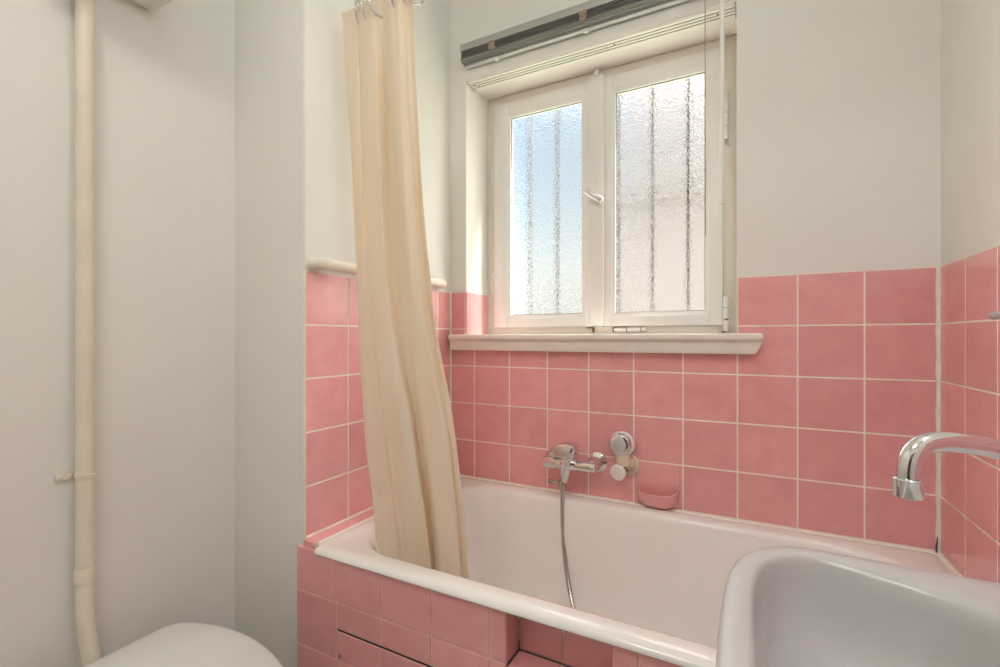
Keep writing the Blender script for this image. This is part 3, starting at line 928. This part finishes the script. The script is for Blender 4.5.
loops = [ring(sh(outer, .55), ZBN - .185), ring(sh(outer, .70), ZBN - .165), ring(sh(outer, .84), ZBN - .115), ring(sh(outer, .93), ZBN - .070), ring(sh(outer, .975), ZBN - .040),
         ring(outer, ZBN - .022), ring(outer, ZBN - .010), ring(blend(outer, inner, .06), ZBN - .0030), ring(blend(outer, inner, .20), ZBN - .0003), ring(blend(outer, inner, .5), ZBN), ring(blend(outer, inner, .86), ZBN - .0010),
         ring(blend(outer, inner, .96), ZBN - .003), ring(toward(inner, .17, YC, .995), ZBN - .009), ring(toward(inner, .17, YC, .985), ZBN - .028), ring(toward(inner, .175, YC, .955), ZBN - .062), ring(toward(inner, .18, YC, .89), ZBN - .100),
         ring(toward(inner, .185, YC, .72), ZBN - .130), ring(toward(inner, .19, YC, .42), ZBN - .145), ring(toward(inner, .19, YC, .10), ZBN - .150)]
bm = bm_new()
loft(bm, loops, True, True)
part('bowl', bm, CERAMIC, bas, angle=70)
bm = bm_new(); add_lathe(bm, (.19, YC, ZBN - .1515), (0, 0, 1), [(0, .022), (.003, .022), (.0045, .018), (.003, .010), (.003, .001)], 28)
part('drain', bm, CHROMED, bas)
bm = bm_new()
add_tube(bm, catmull([(.24, YC, ZBN - .18), (.24, YC, ZBN - .26), (.245, YC, ZBN - .33), (.275, YC, ZBN - .365), (.31, YC, ZBN - .335), (.345, YC, ZBN - .31), (XR + .001, YC, ZBN - .31)], 8), .016, 16)
part('trap', bm, CHROMED, bas)

# wall tap over the basin
tap = thing('basin_tap', (XR, .693, -0.165), 'chrome swan neck basin tap reaching in from the right over the washbasin', 'tap')
rt = .0087
tx, ty = .1255, .532
path = [(0, -.1385), (0, -.122), (.0006, -.113), (.0030, -.1050), (.0072, -.0985), (.0140, -.0937), (.0225, -.0918), (.0330, -.0914), (.0454, -.0924), (.0628, -.0947), (.0803, -.0985), (.12, -.1085), (.18, -.1250), (.24, -.1420), (.29, -.1545), (.315, -.1600)]
pts = catmull([(tx + .885 * q, ty + .465 * q, z) for q, z in path], 5)
bm = bm_new()
add_tube(bm, pts, rt, 28)
part('spout', bm, CHROME, tap, angle=80)
bm = bm_new()
add_lathe(bm, (tx, ty, -.1225), (0, 0, -1), [(0, .0088), (.0004, .0104), (.0014, .0114), (.0026, .0113), (.0036, .0109), (.0160, .0107), (.0172, .0100), (.0172, .0082), (.014, .0075)], 36, caps=False)
part('aerator', bm, CHROME, tap, 'ribbed chrome collar at the spout end')
bm = bm_new()
ex, ey = tx + .885 * .315, ty + .465 * .315
add_lathe(bm, (XR + .001, ey, -.168), (-1, 0, 0), [(0, .03), (.006, .03), (.010, .019), (.045, .018), (.052, .014)], 32)
add_lathe(bm, (ex - .006, ey, -.190), (0, 0, 1), [(0, .015), (.004, .018), (.040, .018), (.044, .021), (.062, .021), (.067, .016)], 28)
part('tap_body', bm, CHROME, tap)

# ------------------------------------------------------------------ toilet
toi = thing('toilet', (-1.05, .505, -H), 'white toilet with its lid closed, against the left wall below the flush pipe', 'toilet')
ZL = -0.70
TC = 0.508
def tout(z, g=0.0, per=6):
    """lid outline: straight hinge edge near the wall, rounded towards the room; g shrinks it"""
    half_ = [(-1.256, TC), (-1.2565, .600), (-1.2545, .632), (-1.2440, .654), (-1.2250, .6695), (-1.192, .683), (-1.141, .6975), (-1.057, .7065), (-.975, .7005), (-.906, .685), (-.862, .667), (-.815, .634), (-.781, .590), (-.766, .545), (-.762, TC)]
    pts = half_ + [(x, 2 * TC - y) for x, y in reversed(half_[1:-1])]
    cx_, cy_ = -1.02, TC
    out = []
    for p in catmull([(x, y, 0) for x, y in pts], per, True):
        d = Vector((p.x - cx_, p.y - cy_))
        L = d.length
        d = d * ((L - g) / L)
        out.append(Vector((cx_ + d.x, cy_ + d.y, z)))
    return out
bm = bm_new()
loft(bm, [tout(ZL - .022, .010), tout(ZL - .022, .002), tout(ZL - .020, 0), tout(ZL - .008, 0), tout(ZL - .003, .002), tout(ZL - .0005, .006), tout(ZL + .001, .014), tout(ZL + .004, .05), tout(ZL + .006, .10), tout(ZL + .007, .17)], True, True)
part('lid', bm, LIDP, toi, angle=50)
bm = bm_new()
loft(bm, [tout(ZL - .044, .012), tout(ZL - .040, .006), tout(ZL - .026, .006), tout(ZL - .0235, .010), tout(ZL - .0235, .06), tout(ZL - .044, .06), tout(ZL - .044, .012)])
part('seat', bm, LIDP, toi, angle=50)
bm = bm_new()
def oval(cx_, a, b, z, n=64):
    return [Vector((cx_ + a * math.cos(2 * PI * k / n), TC + b * math.sin(2 * PI * k / n), z)) for k in range(n)]
zr = ZL - .045
loft(bm, [oval(-1.08, .135, .105, -H), oval(-1.08, .135, .105, -H + .03), oval(-1.085, .115, .085, -H + .10), oval(-1.07, .125, .09, -H + .20), oval(-1.04, .19, .135, -H + .30), oval(-1.02, .235, .17, zr - .03), oval(-1.02, .242, .182, zr - .008), oval(-1.02, .240, .180, zr), oval(-1.02, .20, .145, zr), oval(-1.03, .17, .12, zr - .08), oval(-1.05, .09, .07, zr - .17)], True, True)
add_lathe(bm, (-1.21, TC - .012, -0.80), (-1, 0, 0), [(0, .034), (.02, .028), (.034, .026)], 24)
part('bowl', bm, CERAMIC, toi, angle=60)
for dy in (-.075, .075):
    bm = bm_new()
    add_cyl(bm, (-1.252, TC + dy - .02, ZL - .020), (-1.252, TC + dy + .02, ZL - .020), .009, seg=18, bev=.001)
    add_box(bm, -1.262, -1.225, TC + dy - .012, TC + dy + .012, zr, ZL - .024)
    part('hinge', bm, LIDP, toi)

# flush pipe
PX, PY = XF + .0300, .500
fp = thing('flush_pipe', (PX, PY, -0.75), 'cream painted vertical flush pipe on the left wall above the toilet', 'pipe')
bm = bm_new()
pp = [(PX, PY, 0.835), (PX, PY, 0.4), (PX, PY, 0.0), (PX, PY, -0.40), (PX, PY, -0.53), (PX, PY, -0.60), (PX + .003, PY + .002, -0.65), (PX + .011, PY + .005, -0.70), (PX + .026, PY + .006, -0.745), (PX + .042, PY + .004, -0.780), (PX + .058, PY + .001, -0.798), (PX + .0715, PY + .001, -0.800)]
add_tube(bm, catmull(pp, 6), .0165, 24)
part('pipe', bm, PIPEP, fp, angle=80)
bm = bm_new(); add_lathe(bm, (PX, PY, -0.515), (0, 0, -1), [(0, .0168), (.003, .0190), (.032, .0190), (.037, .0168)], 28)
part('coupling', bm, PIPEP, fp)
bm = bm_new()
zc = -0.308
add_lathe(bm, (PX, PY, zc - .006), (.06, .16, 1), [(0, .0168), (.001, .0186), (.006, .0190), (.011, .0186), (.012, .0168)], 28)
add_box(bm, XF + .0005, XF + .006, PY - .042, PY - .012, zc - .009, zc + .005, .002)
cl = part('clamp', bm, PIPEP, fp)
bm = bm_new(); add_lathe(bm, (XF + .0055, PY - .034, zc - .002), (1, 0, 0), [(0, .004), (.002, .004), (.003, .002)], 14)
part('screw', bm, PIPEP, cl)

# high cistern, only its lower corner reaches into the picture
cis = thing('cistern', (XF + .09, .495, 0.825), 'high flush cistern on the left wall, its lower edge showing at the top', 'cistern')
bm = bm_new()
add_box(bm, XF + .002, XF + .17, .338, .652, 0.827, 1.16, .012, 3)
part('tank', bm, PLASTER, cis)
bm = bm_new(); add_box(bm, XF + .0005, XF + .176, .332, .658, 1.152, 1.18, .006)
part('lid', bm, LIDP, cis)

# ------------------------------------------------------------------ lamps added out of view to light the room
lamp = thing('added_ceiling_lamp', (-.40, -.35, CEIL), 'round white ceiling lamp with an opal diffuser, added behind the camera to light the room', 'lamp')
bm = bm_new(); add_lathe(bm, (-.40, -.35, CEIL), (0, 0, -1), [(0, .26), (.03, .26), (.035, .25)], 48)
part('base', bm, WHITEP, lamp)
em = bpy.data.materials.new('opal_light'); em.use_nodes = True
eb = em.node_tree.nodes['Principled BSDF']
eb.inputs['Base Color'].default_value = (.9, .88, .85, 1)
eb.inputs['Emission Color'].default_value = (1.0, 0.97, 0.925, 1)
LAMP_E = 18.5
eb.inputs['Emission Strength'].default_value = LAMP_E
bm = bm_new(); add_lathe(bm, (-.40, -.35, CEIL - .034), (0, 0, -1), [(0, .245), (.03, .235), (.055, .19), (.07, .10), (.074, .01)], 48)
part('diffuser', bm, em, lamp)

wl = thing('added_tube_lamp', (XR, .50, 1.0), 'long white tube lamp added out of view above the washbasin to brighten the right wall', 'lamp')  # added tube lamp, out of view, lifts the right wall
bm = bm_new(); add_box(bm, XR - .035, XR - .001, .24, .76, .97, 1.03, .006)
part('base', bm, WHITEP, wl)
em2 = bpy.data.materials.new('tube_light'); em2.use_nodes = True
eb = em2.node_tree.nodes['Principled BSDF']
eb.inputs['Base Color'].default_value = (.9, .9, .9, 1)
eb.inputs['Emission Color'].default_value = (0.88, 0.95, 1.0, 1)
eb.inputs['Emission Strength'].default_value = 38.0
bm = bm_new(); add_cyl(bm, (XR - .100, .27, 1.0), (XR - .100, .73, 1.0), .024, seg=24, bev=.006)
part('tube', bm, em2, wl)
for y in (.255, .745):
    bm = bm_new(); add_box(bm, XR - .126, XR - .03, y - .014, y + .014, .975, 1.025, .005)
    part('tube_holder', bm, WHITEP, wl)

# ------------------------------------------------------------------ outside the window
bars = thing('window_bars', (-.49, 1.90, 0.5), 'upright dark security bars outside, blurred by the wavy window glass', 'window bars')
for k in range(8):
    x = -0.975 + 0.1305 * k - .002
    bm = bm_new(); add_cyl(bm, (x, 1.895, -0.05), (x, 1.895, 1.12), .0060, seg=12)
    part('bar', bm, BARM, bars)
for z in (-0.05, 1.11):
    bm = bm_new(); add_box(bm, -1.04, 0.0, 1.890, 1.900, z, z + .025)
    part('crossbar', bm, BARM, bars)
bm = bm_new(); add_box(bm, -9, 9, 2.2, 4.4, -4.2, -4.0)
o = obj('ground', bm, STONE, smooth=False); o['kind'] = 'structure'
bm = bm_new(); add_box(bm, -9, 9, 4.4, 16, -4.2, -3.98)
o = obj('ground_lawn', bm, LEAF, smooth=False); o['kind'] = 'structure'
bld = thing('building', (-0.4, 7.0, -4.0), 'pale pinkish building seen blurred through the right window pane', 'building')
bm = bm_new()
add_box(bm, -1.80, 0.9, 7.0, 10.0, -4.0, 2.15)
part('wall', bm, FACADE, bld, smooth=False)
bm = bm_new(); add_box(bm, -1.95, 1.05, 6.85, 10.15, 2.15, 2.27)
part('roof', bm, FACADE, bld, smooth=False)

# ------------------------------------------------------------------ sky and sun
w = bpy.data.worlds.new('sky'); sc.world = w; w.use_nodes = True
nt = w.node_tree
bg = nt.nodes['Background']
tc = nt.nodes.new('ShaderNodeTexCoord')
sx = nt.nodes.new('ShaderNodeSeparateXYZ')
nt.links.new(tc.outputs['Generated'], sx.inputs[0])
rp = nt.nodes.new('ShaderNodeValToRGB')
e = rp.color_ramp.elements
e[0].position = 0.0; e[0].color = (0.50, 0.48, 0.44, 1)
e[1].position = 1.0; e[1].color = (3.2, 3.4, 3.7, 1)
for p, c in ((0.04, (0.84, 0.84, 0.75, 1)), (0.14, (0.80, 0.83, 0.79, 1)), (0.26, (0.58, 0.69, 0.77, 1)), (0.46, (0.48, 0.61, 0.74, 1)), (0.60, (2.3, 2.4, 2.6, 1))):
    q = e.new(p); q.color = c
nt.links.new(sx.outputs['Z'], rp.inputs['Fac'])
# warm haze on the sun's side; unseen left sky boosted to light the room
hz_ = nt.nodes.new('ShaderNodeValToRGB')
e = hz_.color_ramp.elements
e[0].position = 0.0; e[0].color = (5.0, 5.2, 5.5, 1)
e[1].position = 1.0; e[1].color = (5.5, 5.2, 4.8, 1)
for p, c in ((0.20, (4.5, 4.7, 5.0, 1)), (0.28, (1.0, 1.0, 1.0, 1)), (0.37, (1.0, 1.0, 1.0, 1)), (0.405, (1.30, 1.02, 0.86, 1)), (0.48, (1.42, 1.05, 0.84, 1)), (0.54, (3.6, 3.3, 3.0, 1))):
    q = e.new(p); q.color = c
mr = nt.nodes.new('ShaderNodeMapRange')
mr.inputs['From Min'].default_value = -1; mr.inputs['From Max'].default_value = 1
nt.links.new(sx.outputs['X'], mr.inputs['Value'])
nt.links.new(mr.outputs['Result'], hz_.inputs['Fac'])
mu = nt.nodes.new('ShaderNodeMix'); mu.data_type = 'RGBA'; mu.blend_type = 'MULTIPLY'; mu.inputs[0].default_value = 1.0
nt.links.new(rp.outputs['Color'], mu.inputs[6]); nt.links.new(hz_.outputs['Color'], mu.inputs[7])
nt.links.new(mu.outputs[2], bg.inputs['Color'])
bg.inputs['Strength'].default_value = 1.2

sun = bpy.data.lights.new('sun', 'SUN'); sun.energy = 105.0; sun.angle = math.radians(5); sun.color = (1, .95, .87)
so = bpy.data.objects.new('sun', sun); C.objects.link(so)
d = Vector((-0.50, -0.21, -0.80))
so.rotation_euler = d.to_track_quat('-Z', 'Y').to_euler()
so.location = (3, 4, 4)

# ------------------------------------------------------------------ camera and colour
cam = bpy.data.cameras.new('camera')
cam.sensor_width = 36.0; cam.sensor_fit = 'HORIZONTAL'
cam.lens = 469.657 * 36 / 1000
cam.shift_y = (337.81 - 333.5) / 1000
cam.clip_start = 0.02
co = bpy.data.objects.new('camera', cam); C.objects.link(co)
co.location = (0, 0, H)
co.rotation_euler = (PI / 2, 0, 0.483767734)
sc.camera = co
sc.view_settings.view_transform = 'Standard'
sc.view_settings.look = 'None'
sc.view_settings.gamma = 1.0
sc.view_settings.use_curve_mapping = False
sc.view_settings.exposure = 0.06
try:
    cy = sc.cycles
    cy.use_denoising = True
    cy.max_bounces = 14; cy.diffuse_bounces = 6; cy.glossy_bounces = 6; cy.transmission_bounces = 10; cy.transparent_max_bounces = 12
    cy.sample_clamp_indirect = 4.0; cy.sample_clamp_direct = 6.0
    cy.caustics_refractive = True
except Exception:
    pass
